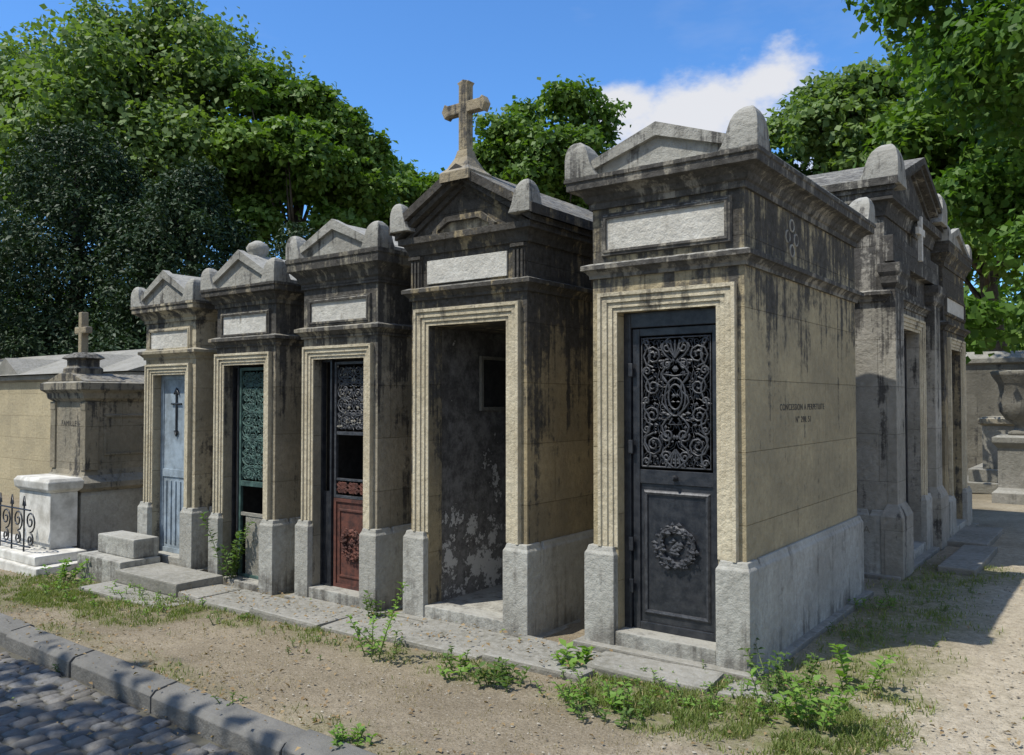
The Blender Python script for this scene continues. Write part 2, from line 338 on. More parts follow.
def door5(r,a,b,z0,z1,W,D):
    y=.10; zm=1.10
    add('door_jamb',join(box(a,a+.05,y-.02,y+.03,z0,z1),box(b-.02,b,y-.02,y+.03,z0,z1),box(a+.05,b-.02,y-.02,y+.03,z1-.1,z1)),M['iron'],r,bevel=.004)
    x0=a+.055;x1=b-.022
    add('door_leaf',join(leaf_frame(x0,x1,z0,z1-.105,y,y+.035,.05),box(x0+.05,x1-.05,y+.002,y+.033,zm-.04,zm+.05),box(x0+.045,x1-.045,y+.015,y+.03,z0+.05,zm-.04)),M['iron'],r,bevel=.004)
    add('lower_panel',rectframe(x0+.09,x1-.09,z0+.12,zm-.1,[(-.012,0),(-.01,.012),(.004,.016),(.014,.008),(.02,0)],y+.016),M['iron2'],r)
    add('wreath',wreath((x0+x1)/2,.67,y+.005,.115),M['iron2'],r,fixn=False)
    gx0=x0+.065;gx1=x1-.065;gz0=zm+.07;gz1=z1-.17
    wires('grille',rosegrille(gx0,gx1,gz0,gz1,y+.006)+[[(gx0,y+.01,gz0),(gx0,y+.01,gz1),(gx1,y+.01,gz1),(gx1,y+.01,gz0),(gx0,y+.01,gz0)]],.0075,M['iron2'],r)
    wires('grille_fine',grille(gx0,gx1,gz0,gz1,y+.02,4,2),.004,M['iron'],r)
    add('grille_leaves',leaves_orn(gx0,gx1,gz0,gz1,y+.006,75,.013),M['iron2'],r,fixn=False)
    add('knob',lathe([(.004,0),(.018,.004),(.02,.015),(.012,.03),(.008,.045)],((x0+x1)/2,0,0),12),M['iron'],r).matrix_local=Matrix.Translation((0,y,zm+.005))@Matrix.Rotation(R(90),4,'X')
    add('hinges',join(*[box(a+.035,a+.07,y-.035,y-.015,z,z+.09) for z in(.35,.62,1.25,1.75)]),M['iron'],r,bevel=.006)
    text('inscription','CONCESSION A PERPETUITE',(W+.001,1.08,1.55),.06,M['ink'],r,(R(90),0,R(90)),1.12)
    text('inscription_number','N\u00b0 290. 51',(W+.001,1.08,1.465),.06,M['ink'],r,(R(90),0,R(90)),1.12)
    # cross-shaped side attic vent; dark laid-on shapes paint the shade of its openings
    cy,cz=.86,2.69; gs=[box(W-.01,W+.003,cy-.022,cy+.022,cz-.09,cz+.09),box(W-.01,W+.0025,cy-.09,cy+.09,cz-.022,cz+.022)]
    for a_,b_ in((0,.085),(0,-.085),(.085,0),(-.085,0)):
        n=10; v=[(W+.0045,cy+a_+.034*math.cos(k*.6283),cz+b_+.034*math.sin(k*.6283)) for k in range(n)]; gs.append((v,[tuple(range(n))]))
    add('cross_vent_shade',join(*gs),M['ink'],r,fixn=False)
    add('cross_vent_rim',join(*[tube([(W+.002,cy+a_+.04*math.cos(k),cz+b_+.04*math.sin(k)) for k in np.linspace(0,6.283,13)],.007,5) for a_,b_ in((0,.085),(0,-.085),(.085,0),(-.085,0))]),M['roof'],r)
def door4(r,a,b,z0,z1,W,D):
    add('wall_tablet',box(.119,.135,.72,1.12,1.62,2.02),M['dark'],r,bevel=.006)
    add('wall_tablet_frame',join(box(.119,.145,.69,.72,1.59,2.05),box(.119,.145,1.12,1.15,1.59,2.05),box(.119,.145,.72,1.12,2.02,2.05),box(.119,.145,.72,1.12,1.59,1.62)),M['slab'],r)
    add('altar',join(box(.2,W-.2,D-.5,D-.13,.09,.85),box(.16,W-.16,D-.54,D-.125,.85,.92)),M['plaster'],r,bevel=.01)
    zc=3.38
    add('cross_pedestal',ring(W/2-.09,-.1,W/2+.09,.08,[(.05,zc-.09),(.05,zc-.02),(.01,zc+.02),(-.03,zc+.1),(-.045,zc+.16)],True),M['cross'],r,bevel=.004)
    c=W/2; t=.04; h0=zc+.16; h1=zc+.69; za=zc+.48; fl=.018
    pts=[(c-t,h0),(c+t,h0),(c+t,za-t),(c+.16,za-t),(c+.18,za-t-fl),(c+.21,za),(c+.18,za+t+fl),(c+.16,za+t),(c+t,za+t),(c+t,h1-.04),(c+t+fl,h1-.02),(c,h1),(c-t-fl,h1-.02),(c-t,h1-.04),(c-t,za+t),(c-.16,za+t),(c-.18,za+t+fl),(c-.21,za),(c-.18,za-t-fl),(c-.16,za-t),(c-t,za-t)]
    add('cross',extr(pts,-.05,.025),M['cross'],r,bevel=.006)
    gs=[]
    for x in(.0,W-.12):
        gs.append(box(x+.005,x+.115,-.02,0,2.53,2.77))
        for k in range(3): gs.append(box(x+.018+k*.034,x+.036+k*.034,-.034,-.019,2.54,2.75))
        gs.append(box(x,x+.12,-.045,-.001,2.765,2.79))
    add('triglyphs',join(*gs),M['t4'],r,bevel=.002)
    zb=2.93
    def pc(o): return [(W/2-.3+o,zb),(W/2-.3+o,zb+.035),(W/2-.17+o*.5,zb+.13-o*.8),(W/2+.17-o*.5,zb+.13-o*.8),(W/2+.3-o,zb+.035),(W/2+.3-o,zb)]
    A=pc(0);B=pc(.05); v=[];f=[]
    for yy in(-.05,-.012):
        v+=[(p[0],yy,p[1]) for p in A]+[(p[0],yy,p[1]) for p in B]
    for i in range(5): f+=[(i,i+1,i+7,i+6),(i,i+1,i+13,i+12),(i+6,i+7,i+19,i+18)]
    add('tympanum_moulding',(v,f),M['t4'],r)
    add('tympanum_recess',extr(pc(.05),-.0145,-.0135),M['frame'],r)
def door3(r,a,b,z0,z1,W,D):
    y=.10; x0=a+.15;x1=b-.01
    add('dark_leaf',join(leaf_frame(a+.005,a+.14,z0,z1,y-.02,y+.02,.02),box(a+.02,a+.13,y-.004,y+.004,z0,z1*.45)),M['iron'],r)
    add('door_leaf',join(leaf_frame(x0,x1,.88,z1-.02,y,y+.03,.025),box(x0+.03,x1-.03,y+.001,y+.029,1.03,1.05),box(x0+.03,x1-.03,y+.001,y+.029,1.42,1.45)),M['iron2'],r,bevel=.003)
    add('lower_panel',join(leaf_frame(x0,x1,z0,.878,y,y+.03,.03),box(x0+.03,x1-.03,y+.012,y+.02,z0+.03,.85),rectframe(x0+.07,x1-.07,z0+.1,.78,[(-.01,0),(-.008,.01),(.005,.01),(.01,0)],y+.012)),M['rust'],r)
    add('wreath',wreath((x0+x1)/2,.5,y+.004,.11),M['rust'],r,fixn=False)
    wires('grille',grille(x0+.03,x1-.03,1.46,z1-.06,y+.012,2,1)+grille(x0+.03,x1-.03,1.46,z1-.06,y+.016,3,2),.006,M['iron2'],r)
    add('grille_leaves',leaves_orn(x0+.03,x1-.03,1.46,z1-.06,y+.006,40,.012),M['slab'],r,fixn=False)
    wires('fret',grille(x0+.03,x1-.03,.92,1.02,y+.012,1,3),.006,M['rust'],r)
def door2(r,a,b,z0,z1,W,D):
    y=.10; x0=a+.1;x1=b-.01
    add('dark_leaf',leaf_frame(a+.005,a+.1,z0,z1,y-.01,y+.02,.02),M['iron'],r)
    add('door_leaf',join(leaf_frame(x0,x1,z0,z1-.02,y,y+.03,.03),box(x0+.03,x1-.03,y+.001,y+.029,.98,1.03)),M['green'],r,bevel=.003)
    wires('grille',grille(x0+.035,x1-.035,1.04,z1-.06,y+.012,4,1)+grille(x0+.035,x1-.035,1.04,z1-.06,y+.016,7,2),.0065,M['green'],r)
    add('lower_panel',join(box(x0+.1,x1-.03,y+.012,y+.02,z0+.03,.7),box(x0+.03,x1-.03,y+.005,y+.025,.7,.73)),M['slab'],r)
def door1(r,a,b,z0,z1,W,D):
    y=.08; x0=a+.005;x1=b-.005
    add('door_leaf',join(leaf_frame(x0,x1,z0,z1,y,y+.03,.05),box(x0+.05,x1-.05,y+.012,y+.025,z0+.05,z1-.05),box(x0+.05,x1-.05,y+.001,y+.024,.9,.98),*[box(x0+.09+.085*k,x0+.12+.085*k,y-.002,y+.013,z0+.1,.86) for k in range(5)]),M['blue'],r,bevel=.003)
    cx=(x0+x1)/2
    wires('door_cross',[[(cx,y,1.36),(cx,y,1.80)],[(cx-.09,y,1.66),(cx+.09,y,1.66)],[(cx-.04,y,1.76),(cx,y,1.82),(cx+.04,y,1.76)],[(cx-.03,y,1.38),(cx,y,1.33),(cx+.03,y,1.38)]],.010,M['iron'],r)
    add('knob',blob((x1-.03,y-.02,1.0),.03),M['iron'],r)
Y0=4.74
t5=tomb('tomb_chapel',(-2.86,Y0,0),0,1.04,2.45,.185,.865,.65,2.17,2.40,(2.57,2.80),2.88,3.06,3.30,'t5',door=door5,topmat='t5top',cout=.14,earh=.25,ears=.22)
t4=tomb('tomb_chapel',(-4.51,Y0,-.08),0,1.11,2.2,.18,.93,.67,2.25,2.45,(2.56,2.75),2.82,2.94,3.32,'t4',roof='B',door=door4,interior='plaster',ears=.17,earh=.18,cout=.13,plq=False)
add('plaque',box(.17,.94,-.015,0,2.57,2.75),M['plaque'],t4,bevel=.003)
t3=tomb('tomb_chapel',(-5.81,Y0,-.12),0,.92,2.2,.135,.765,.68,2.07,2.25,(2.38,2.57),2.70,2.94,3.21,'t3',door=door3,fw=.85,ears=.19,earh=.22)
t2=tomb('tomb_chapel',(-7.10,Y0,-.2),0,.90,2.2,.12,.74,.72,2.13,2.30,(2.41,2.61),2.70,2.86,3.17,'t2',door=door2,fw=.85,ears=.19,earh=.22)
add('finial',lathe([(.09,0),(.1,.03),(.07,.05),(.1,.09),(.11,.13),(.085,.17),(.03,.2)],(.42,.15,3.12),16),M['roof'],t2,smooth=True)
t1=tomb('tomb_chapel',(-8.38,Y0,-.1),0,.92,2.2,.155,.745,.63,1.96,2.12,(2.22,2.42),2.52,2.68,3.0,'t1',door=door1,fw=.85,ears=.19,earh=.22)
def door6(r,a,b,z0,z1,W,D):
    y=.12
    add('door_leaf',join(leaf_frame(a+.01,b-.01,z0,z1,y,y+.03,.05),box(a+.05,b-.05,y+.01,y+.02,z0+.05,1.1)),M['iron'],r)
    wires('grille',grille(a+.06,b-.06,1.12,z1-.06,y+.012,3,2),.006,M['iron'],r)
    gs=[]
    for x in(0,W-.34):
        gs+= [box(x,x+.34,-.09,-.0,.62,2.62),ring(x,-.09,x+.34,0,[(0,2.62),(.03,2.66),(.03,2.72),(.05,2.76),(.05,2.84)],True,True),ring(x,-.09,x+.34,0,[(.05,.0),(.05,.55),(.03,.6),(0,.66)],True,True)]
    gs.append(box(-.01,W+.01,-.08,0,2.86,3.1))
    add('pilasters',join(*gs),M['t6'],r,bevel=.006)
    c=W/2; add('relief_cross',join(box(c-.03,c+.03,-.12,-.08,3.0,3.45),box(c-.14,c+.14,-.119,-.081,3.26,3.33)),M['plaque'],r,bevel=.004)
    text('inscription','FAMILLE',(W/2,-.005,2.72),.15,M['ink'],r)
t6=tomb('tomb_chapel',(-1.78,8.06,0),R(90),2.2,2.4,.62,1.5,.6,2.3,2.5,(2.6,2.8),3.3,3.5,3.95,'t6',roof='B',door=door6,ears=.34,earh=.32,cout=.15,plq=False)
text('inscription_mark','TA',(.0-.041,.2,.42),.09,M['ink2'],t6,(R(90),0,R(-90)))
t7=tomb('tomb_chapel',(-1.70,10.5,0),R(90),1.5,2.4,.35,1.15,.5,2.2,2.4,(2.6,2.8),3.15,3.4,3.65,'t4',cout=.09,earh=.2,door=lambda r,a,b,z0,z1,W,D:add('door_leaf',join(leaf_frame(a,b,z0,z1,.12,.15,.05),box(a+.05,b-.05,.13,.14,z0,1.2)),M['iron'],r))
t8=tomb('tomb_chapel',(-5.9,8.6,0),R(90),1.6,1.3,.35,1.2,.5,2.2,2.4,(2.6,2.8),3.0,3.2,3.5,'t3')
# ---------------------------------------------------------------- grave monument with cross, left
r=root('grave_monument',(-10.6,4.72,-.28))
W,D=.92,2.0
add('base',join(ring(0,0,W,D,[(.08,-.1),(.08,.12),(.05,.14),(.05,.16)],True),ring(0,0,W,D,[(.02,.15),(.02,.78),(.0,.82)],True)),M['plinth'],r,bevel=.01)
add('mouldings',ring(.0,.0,W,D,[(.02,.82),(.06,.86),(.05,.92),(-.04,1.0),(-.06,1.06)],True,True),M['t3'],r)
add('upper_body',box(.06,W-.06,.06,D-.06,1.05,1.86),M['t3'],r,bevel=.01)
add('pilasters',join(*[box(x,x+.12,.04,.2,1.06,1.86) for x in(.03,W-.15)],*[box(x,x+.12,.035,.2,1.76,1.86) for x in(.028,W-.148)]),M['t2'],r,bevel=.008)
add('cap',ring(.06,.06,W-.06,D-.06,[(0,1.86),(.05,1.9),(.06,1.96),(.11,2.0),(.11,2.08),(.06,2.1)],True),M['t3'],r)
add('pediment',join(extr([(-.02,2.1),(W+.02,2.1),(W/2+.14,2.2),(W/2-.14,2.2)],.0,.5),ring(W/2-.17,.06,W/2+.17,.38,[(0,2.18),(0,2.26),(-.03,2.28),(-.03,2.36),(.02,2.38),(-.02,2.42),(-.08,2.45)],True)),M['t2'],r,bevel=.01)
add('side_roof',extr([(.05,2.1),(W-.05,2.1),(W/2,2.2)],.52,D),M['t3'],r)
add('cross',join(box(W/2-.04,W/2+.04,.17,.26,2.43,2.94),box(W/2-.14,W/2+.14,.172,.258,2.68,2.76)),M['cross'],r,bevel=.015)
v,f=rectframe(.3,1.4,1.25,1.68,[(0,.002),(0,.015),(.02,.015),(.03,0)]); add('side_panel',([(W-.06-q[1],q[0],q[2]) for q in v],f),M['t3'],r)
text('inscription_front','FAMILLE',(W/2,.058,1.6),.09,M['ink'],r)
# ---------------------------------------------------------------- white grave with iron railing
r=root('railed_grave',(-10.9,4.05,-.3))
add('kerb',join(box(-1.6,1.75,-.05,.6,-.1,.14),box(-1.6,1.6,.0,.55,.14,.24)),M['white'],r,bevel=.015)
add('headstone',join(box(.5,1.27,.3,.6,.24,.86),ring(.5,.3,1.27,.6,[(.0,.86),(.04,.9),(.05,.98),(.02,1.02)],True,True)),M['white'],r,bevel=.01)
S=[]; y=.08
for k in range(-5,4):
    x=k*.3+.25
    S+=[[(x,y,.24),(x,y,.78)],spiral(x+.15,.58,.12,-1.57,1.6,1,y,20),spiral(x+.15,.38,.08,1.57,1.5,-1,y),[(x-.03,y,.74),(x,y,.84),(x+.03,y,.74)]]
S+=[[(-1.5,y,.7),(1.3,y,.7)],[(-1.5,y,.3),(1.3,y,.3)]]
wires('railing',S,.009,M['iron'],r)
# ---------------------------------------------------------------- steps beside/before tomb
r=root('stone_steps',(-8.7,4.2,-.25))
add('block',join(box(0,.85,.0,.42,-.05,.28),box(.1,.8,.16,.43,.28,.47)),M['plinth'],r,bevel=.015)
r=root('stone_steps',(-8.3,3.85,-.25))
add('treads',join(box(.35,1.75,.0,.8,-.05,.1),box(.45,1.5,.3,.78,.1,.22)),M['slab'],r,bevel=.015)
def rough(gv,a=.008): return [(p[0]+random.uniform(-a,a),p[1]+random.uniform(-a,a)*1.6,p[2]+random.uniform(-a,a)) for p in gv[0]],gv[1]
r=root('stone_kerb_slabs')
x=-7.0; gs=[]
while x<-2.6:
    L=random.uniform(.45,1.05); x1=min(x+L,-2.55); yy=4.13+random.uniform(-.05,.05); zt=g((x+x1)/2)+random.uniform(.025,.06)
    gs.append(rough(box(x+.015,x1-.015,yy,4.6,zt-.25,zt),.013)); x=x1
add('slabs',join(*gs),M['slab'],r,bevel=.022)
r=root('broken_slab',(-2.35,4.38,0),R(4))
add('slab',rough(extr([(-.3,-.1),(.1,-.1),(.45,-.1),(.47,.025),(.1,.03),(-.28,.035)],-.12,.18),.012),M['slab'],r,bevel=.02)
add('slab_piece',rough(extr([(.5,-.1),(.85,-.1),(.84,.02),(.52,.015)],-.1,.17),.012),M['slab'],r,bevel=.02)
# ---------------------------------------------------------------- ground
def ky(x): return 2.70-.068*(min(max(x,-14),3)+2.5)
KW=.195
def bxm(x,a,b,s): return max(0,min(1,(x-a)/s,(b-x)/s))
def moss(x,y):
    n=mn.noise(Vector((x*1.3,y*1.3,3)))*.6+mn.noise(Vector((x*4,y*4,7)))*.45
    a=bxm(x,-2.9,-.75,.4)*bxm(y,3.55,4.75,.3)*1.0
    b=bxm(x,-2.0,-.7,.45)*bxm(y,4.4,9.5,.5)*.9
    c=bxm(x,-9.6,-2.4,.5)*bxm(y,3.7,4.25,.2)*.58
    d=bxm(x,-10,-5.6,.6)*bxm(y,3.2,4.2,.3)*.68
    e=bxm(x,-9,-4,.6)*bxm(y,4.3,7,.2)*.5
    f_=bxm(y-ky(x),-.05,.22,.06)*.45*bxm(x,-14,-1.2,.3)
    v=max(a,b,c,d,e,f_)
    return max(0,min(1,v*1.1+n*(.95 if v>0.05 else .45)-.16))
xs=sorted(set(list(np.round(np.arange(-13,3.01,.09),3))+[-300,-120,-60,-35,-24,-18,-15,4,6,10,20,40,100,300]))
ys=sorted(set(list(np.round(np.arange(2.4,12.01,.09),3))+[-300,-100,-30,-10,-4,-1,1,14,18,24,35,60,120,300]))
V=[];mo=[]
for yv in ys:
    for xv in xs:
        z=g(xv)
        if yv<ky(xv)-.1: z-=.28
        elif -13<xv<3 and yv<12: z+=mn.noise(Vector((xv*1.1,yv*1.1,0)))*.018+mn.noise(Vector((xv*5,yv*5,1)))*.010-.004
        V.append((xv,yv,z)); mo.append(moss(xv,yv) if -13<xv<3 and 2.4<yv<12 else 0.1)
nx=len(xs); F=[(j*nx+i,j*nx+i+1,(j+1)*nx+i+1,(j+1)*nx+i) for j in range(len(ys)-1) for i in range(nx-1)]
m,t,b=newmat('dirt_ground'); gg=t.new('ShaderNodeNewGeometry'); P=gg.outputs['Position']
at=t.new('ShaderNodeAttribute',attribute_name='moss')
sp=t.new('ShaderNodeSeparateXYZ'); t.put(sp.inputs[0],P)
n1=t.noise(P,1.2,5,.6); n2=t.noise(P,14,5,.7); n3=t.noise(P,70,3,.7)
col=t.mix(t.mapr(n1,.35,.65),(.20,.165,.115),(.31,.26,.185))
col=t.mix(t.mapr(t.math('ADD',sp.outputs[0],t.math('MULTIPLY',n1,2.4)),-.9,.6),col,(.46,.40,.30))
col=t.mix(t.mapr(n2,.4,.7,0,.6),col,(.17,.14,.095))
col=t.mix(t.mapr(n3,.55,.7,0,.5),col,(.46,.42,.34))
col=t.mix(t.mapr(n3,.45,.3,0,.7),col,(.085,.07,.05))
gm=t.math('MULTIPLY',at.outputs['Fac'],t.mapr(n2,.25,.6,0,.85),clamp=True)
col=t.mix(gm,col,t.mix(n2,(.085,.10,.03),(.20,.20,.08)))
t.put(b.inputs['Base Color'],col); b.inputs['Roughness'].default_value=.95; b.inputs['Specular IOR Level'].default_value=.1
t.put(b.inputs['Normal'],t.bump(t.math('ADD',n2,t.math('MULTIPLY',n3,.5)),.8,.025))
gr=add('ground',(V,F),m,fixn=False,smooth=True)
a=gr.data.attributes.new('moss','FLOAT','POINT'); a.data.foreach_set('value',mo)
m,t,b=newmat('cobble_bed'); gg=t.new('ShaderNodeNewGeometry'); P=gg.outputs['Position']
n2=t.noise(P,12,5,.7)
t.put(b.inputs['Base Color'],t.mix(n2,(.045,.042,.034),(.13,.12,.085))); b.inputs['Roughness'].default_value=.9
rx=[-120,-60,-30]+list(np.arange(-16,6.1,1))+[10,30,60,120]
V=[];F=[]
for xv in rx: V+=[(xv,-4.5,g(xv)-.133),(xv,ky(xv)-KW+.01,g(xv)-.133)]
F=[(2*i,2*i+2,2*i+3,2*i+1) for i in range(len(rx)-1)]
rr=root('cobbled_road'); add('road_bed',(V,F),m,rr,fixn=False)
m,t,b=newmat('cobblestone'); gg=t.new('ShaderNodeNewGeometry'); P=gg.outputs['Position']; rd=gg.outputs['Random Per Island']
n2=t.noise(P,25,4,.7)
col=t.mix(rd,(.085,.085,.083),(.19,.183,.17)); col=t.mix(t.mapr(n2,.4,.7,0,.7),col,(.06,.058,.053))
col=t.mix(t.mapr(t.noise(P,1.6,4,.6),.45,.7,0,.5),col,(.17,.145,.10))
t.put(b.inputs['Base Color'],col); b.inputs['Roughness'].default_value=.75; t.put(b.inputs['Normal'],t.bump(n2,.6,.012))
Vs=[];Fs=[];o=0
xv=-17.0
while xv<3:
    w=random.uniform(.095,.125); yv=-3.8+random.uniform(0,.1)
    while yv<ky(xv)-KW-.02:
        l=random.uniform(.12,.19); y1=min(yv+l,ky(xv)-KW-.015)
        if y1-yv>.05:
            z=g(xv)-.113+random.uniform(-.010,.007); tx=random.uniform(-.005,.005); ty=random.uniform(-.005,.005)
            for (ins,dz) in((.006,-.05),(.006,-.022),(.013,-.007),(.03,0.002)):
                for (sx,sy) in((0,0),(1,0),(1,1),(0,1)):
                    Vs.append((xv+(w-ins if sx else ins)+random.uniform(-.005,.005),(y1-ins if sy else yv+ins)+random.uniform(-.005,.005),z+dz+(tx if sx else -tx)+(ty if sy else -ty)))
            for k in range(3):
                for j in range(4): Fs.append((o+k*4+j,o+k*4+(j+1)%4,o+k*4+4+(j+1)%4,o+k*4+4+j))
            Fs.append((o+12,o+13,o+14,o+15)); o+=16
        yv=y1
    xv+=w
ob=add('cobblestones',(Vs,Fs),m,rr,fixn=False,smooth=True)
gs=[]; xv=-40
while xv<5:
    L=random.uniform(.8,1.3); x1=xv+L; j=random.uniform(-.012,.012); dz=random.uniform(-.008,.012); n=6; v=[];f=[]
    for k in range(n+1):
        xx=xv+.008+(L-.016)*k/n; a0=ky(xx)+j; z0=g(xx)+dz; w1=mn.noise(Vector((xx*4,0,5)))*.012; w2=mn.noise(Vector((xx*4,3,5)))*.012
        v+=[(xx,a0-KW+w1,z0-.3),(xx,a0-KW+w1,z0-.035),(xx,a0-KW+.03+w1,z0-.006+w2*.4),(xx,a0-.03+w2,z0+.012+w1*.4),(xx,a0+w2,z0-.008),(xx,a0+w2,z0-.3)]
    for k in range(n):
        for q in range(5): f.append((k*6+q,k*6+q+1,k*6+q+7,k*6+q+6))
    f+=[(0,1,2,3,4,5),tuple(n*6+q for q in range(6))]
    gs.append((v,f)); xv=x1
M['kerb']=stone('kerb_granite',(.19,.183,.165),(.125,.122,.112),soot=(.045,.045,.04),z0=9,z1=10,samt=0,streak=.2,blocks=False,lich=.12,off=20,lo=.36,hi=.9)
add('road_kerb',join(*gs),M['kerb'],None,bevel=.006)
# ---------------------------------------------------------------- gravel
n=14000; gx=rng.uniform(-10,2.2,n); gy=rng.uniform(2.5,9,n)
keep=[(x,y) for x,y in zip(gx,gy) if y>ky(x) and (y<4.55 or x>-1.65)]
Vv=[];Ff=[]
for i,(x,y) in enumerate(keep):
    s=random.choice([.003,.004,.004,.005,.006,.009]); q=blob((x,y,g(x)+s*.3),s,(random.uniform(.8,1.4),random.uniform(.8,1.4),.6))
    o=len(Vv); Vv+=q[0]; Ff+=[tuple(k+o for k in f) for f in q[1]]
m,t,b=newmat('gravel_stones'); gg=t.new('ShaderNodeNewGeometry')
t.put(b.inputs['Base Color'],t.mix(gg.outputs['Random Per Island'],(.12,.10,.07),(.42,.38,.30))); b.inputs['Roughness'].default_value=.9
add('gravel',(Vv,Ff),m,fixn=False)
# ---------------------------------------------------------------- grass
def blades(pts,hmin,hmax,wd=.006):
    n=len(pts); P=np.array(pts); a=rng.uniform(0,2*np.pi,n); h=rng.uniform(hmin,hmax,n); ln=h*rng.uniform(.2,.9,n); b=rng.uniform(0,2*np.pi,n)
    w=np.stack([np.cos(a),np.sin(a),np.zeros(n)],1)*wd; d=np.stack([np.cos(b),np.sin(b),np.zeros(n)],1)
    up=np.array([0,0,1.])
    p0=P; p1=P+up*h[:,None]*.55+d*ln[:,None]*.25; p2=P+up*h[:,None]+d*ln[:,None]
    V=np.stack([p0-w,p0+w,p1+w*.8,p1-w*.8,p2+w*.12,p2-w*.12],1).reshape(-1,3)
    o=np.arange(n)[:,None]*6; F=np.concatenate([o+np.array([0,1,2,3]),o+np.array([3,2,4,5])],0); return V,F
inside=lambda x,y: (y>4.6 and any(a-.08<x<b2+.08 for a,b2 in((-2.9,-1.78),(-4.55,-3.3),(-5.9,-4.8),(-7.2,-6.1),(-8.5,-7.3))) and y<7.4) or (x<-1.7 and 8<y<12.5)
pts=[]
while len(pts)<30000:
    x=random.uniform(-10,0); y=random.uniform(2.6,9.5) if random.random()<.5 else random.uniform(3.3,4.8)
    if y<ky(x) or inside(x,y): continue
    if random.random()<moss(x,y)**1.8 and (mn.noise(Vector((x*6,y*6,9)))>-.15): pts.append((x,y,g(x)))
M['grass']=leafmat('grass_blades',(.11,.16,.035),(.22,.25,.075),(.45,.38,.2),.3,2)
V,F=blades(pts,.010,.042,.003); npmesh('grass',V,F,M['grass'])
pts=[]
while len(pts)<9000:
    x=random.uniform(-10,-.8); y=random.uniform(2.6,4.5)
    if y<ky(x) or mn.noise(Vector((x*3,y*3,4)))<random.uniform(-.3,.5): continue
    pts.append((x,y,g(x)-.002))
M['dry']=leafmat('dry_grass_blades',(.24,.19,.10),(.40,.33,.19),None,.2,2)
V,F=blades(pts,.004,.018,.0022); npmesh('dry_grass',V,F,M['dry'])
# ---------------------------------------------------------------- leaves & weeds
def leaves4(P,D,N,L,Wd,cup=.15):
    S=np.cross(D,N); S/=np.linalg.norm(S,axis=1,keepdims=True)+1e-9; N2=np.cross(S,D)
    L=L[:,None];Wd=Wd[:,None]
    m=P+D*L*.45+N2*L*cup
    return np.stack([P,m+S*Wd,P+D*L,m-S*Wd],1).reshape(-1,3), (np.arange(len(P))[:,None]*4+np.arange(4))
def unit(a): return a/(np.linalg.norm(a,axis=1,keepdims=True)+1e-9)
# fallen leaves
pts=[]
while len(pts)<2600:
    x=random.uniform(-10,.6); y=random.uniform(2.2,5.2) if random.random()<.75 else random.uniform(4.6,9)
    if inside(x,y) or (random.random()>.35 and not(abs(y-ky(x)-.1)<.16 or 3.95<y<4.6)): continue
    z=g(x)+.008
    if y<ky(x)-KW: z=g(x)-.108
    elif y<ky(x): z=g(x)+.02
    elif 4.1<y<4.6 and -7<x<-2.6: z=g(x)+.07
    pts.append((x,y,z))
P=np.array(pts); n=len(P); N=unit(np.stack([rng.normal(size=n)*.35,rng.normal(size=n)*.35,np.ones(n)],1)); T=rng.normal(size=(n,3)); D=unit(T-N*(T*N).sum(1,keepdims=True))
M['litter']=leafmat('fallen_leaf',(.16,.10,.05),(.36,.26,.13),(.14,.2,.05),.1,3)
L=rng.uniform(.012,.04,n); V,F=leaves4(P,D,N,L,L*.3,.2); npmesh('fallen_leaves',V,F,M['litter'])
M['weed']=leafmat('weed_leaves',(.11,.22,.035),(.22,.35,.075),None,.35,6)
M['weed2']=leafmat('weed_leaves_dark',(.06,.12,.028),(.13,.20,.05),None,.3,6)
M['stem']=simple('weed_stem',(.16,.2,.07),.7)
def weed(name,loc,ns,h,spread,ls,mat='weed',lean=.4,step=.04):
    r=root(name,loc); st=[];P=[];D=[];N=[]
    for i in range(ns):
        a=random.uniform(0,6.28); rr=spread*math.sqrt(random.random())*.9; b=Vector((math.cos(a)*rr,math.sin(a)*rr,0)); H=h*random.uniform(.35,1)
        d=Vector((math.cos(a),math.sin(a),0))*lean*random.uniform(.3,1.2)+Vector((random.uniform(-.2,.2),random.uniform(-.2,.2),1))
        pts=[b+d*H*q+Vector((0,0,-.25*H*q*q)) for q in(0,.33,.66,1)]
        st.append(tube(pts,[.004,.003,.0025,.0012],4))
        k=int(H/step)+2
        for j in range(k):
            q=.12+.88*j/k; p=b+d*H*q+Vector((0,0,-.25*H*q*q))
            for s in(0,1):
                an=j*1.9+s*3.1+random.uniform(-.4,.4); P.append(p); D.append((math.cos(an),math.sin(an),random.uniform(-.2,.7))); N.append((random.uniform(-.4,.4),random.uniform(-.4,.4),1))
    P=np.array([tuple(p) for p in P]);D=unit(np.array(D));N=unit(np.array(N)); n=len(P)
    L=ls*rng.uniform(.45,1.1,n); V,F=leaves4(P,D,N,L,L*.28); npmesh('leaves',V,F,M[mat],r)
    add('stems',join(*st),M['stem'],r,fixn=False)
def W2(px,py,z=0):
    k=(px-512)/830; s=(1.6-z)*830/(py-400); return ((-.598+.802*k)*s,(.802+.598*k)*s,z)
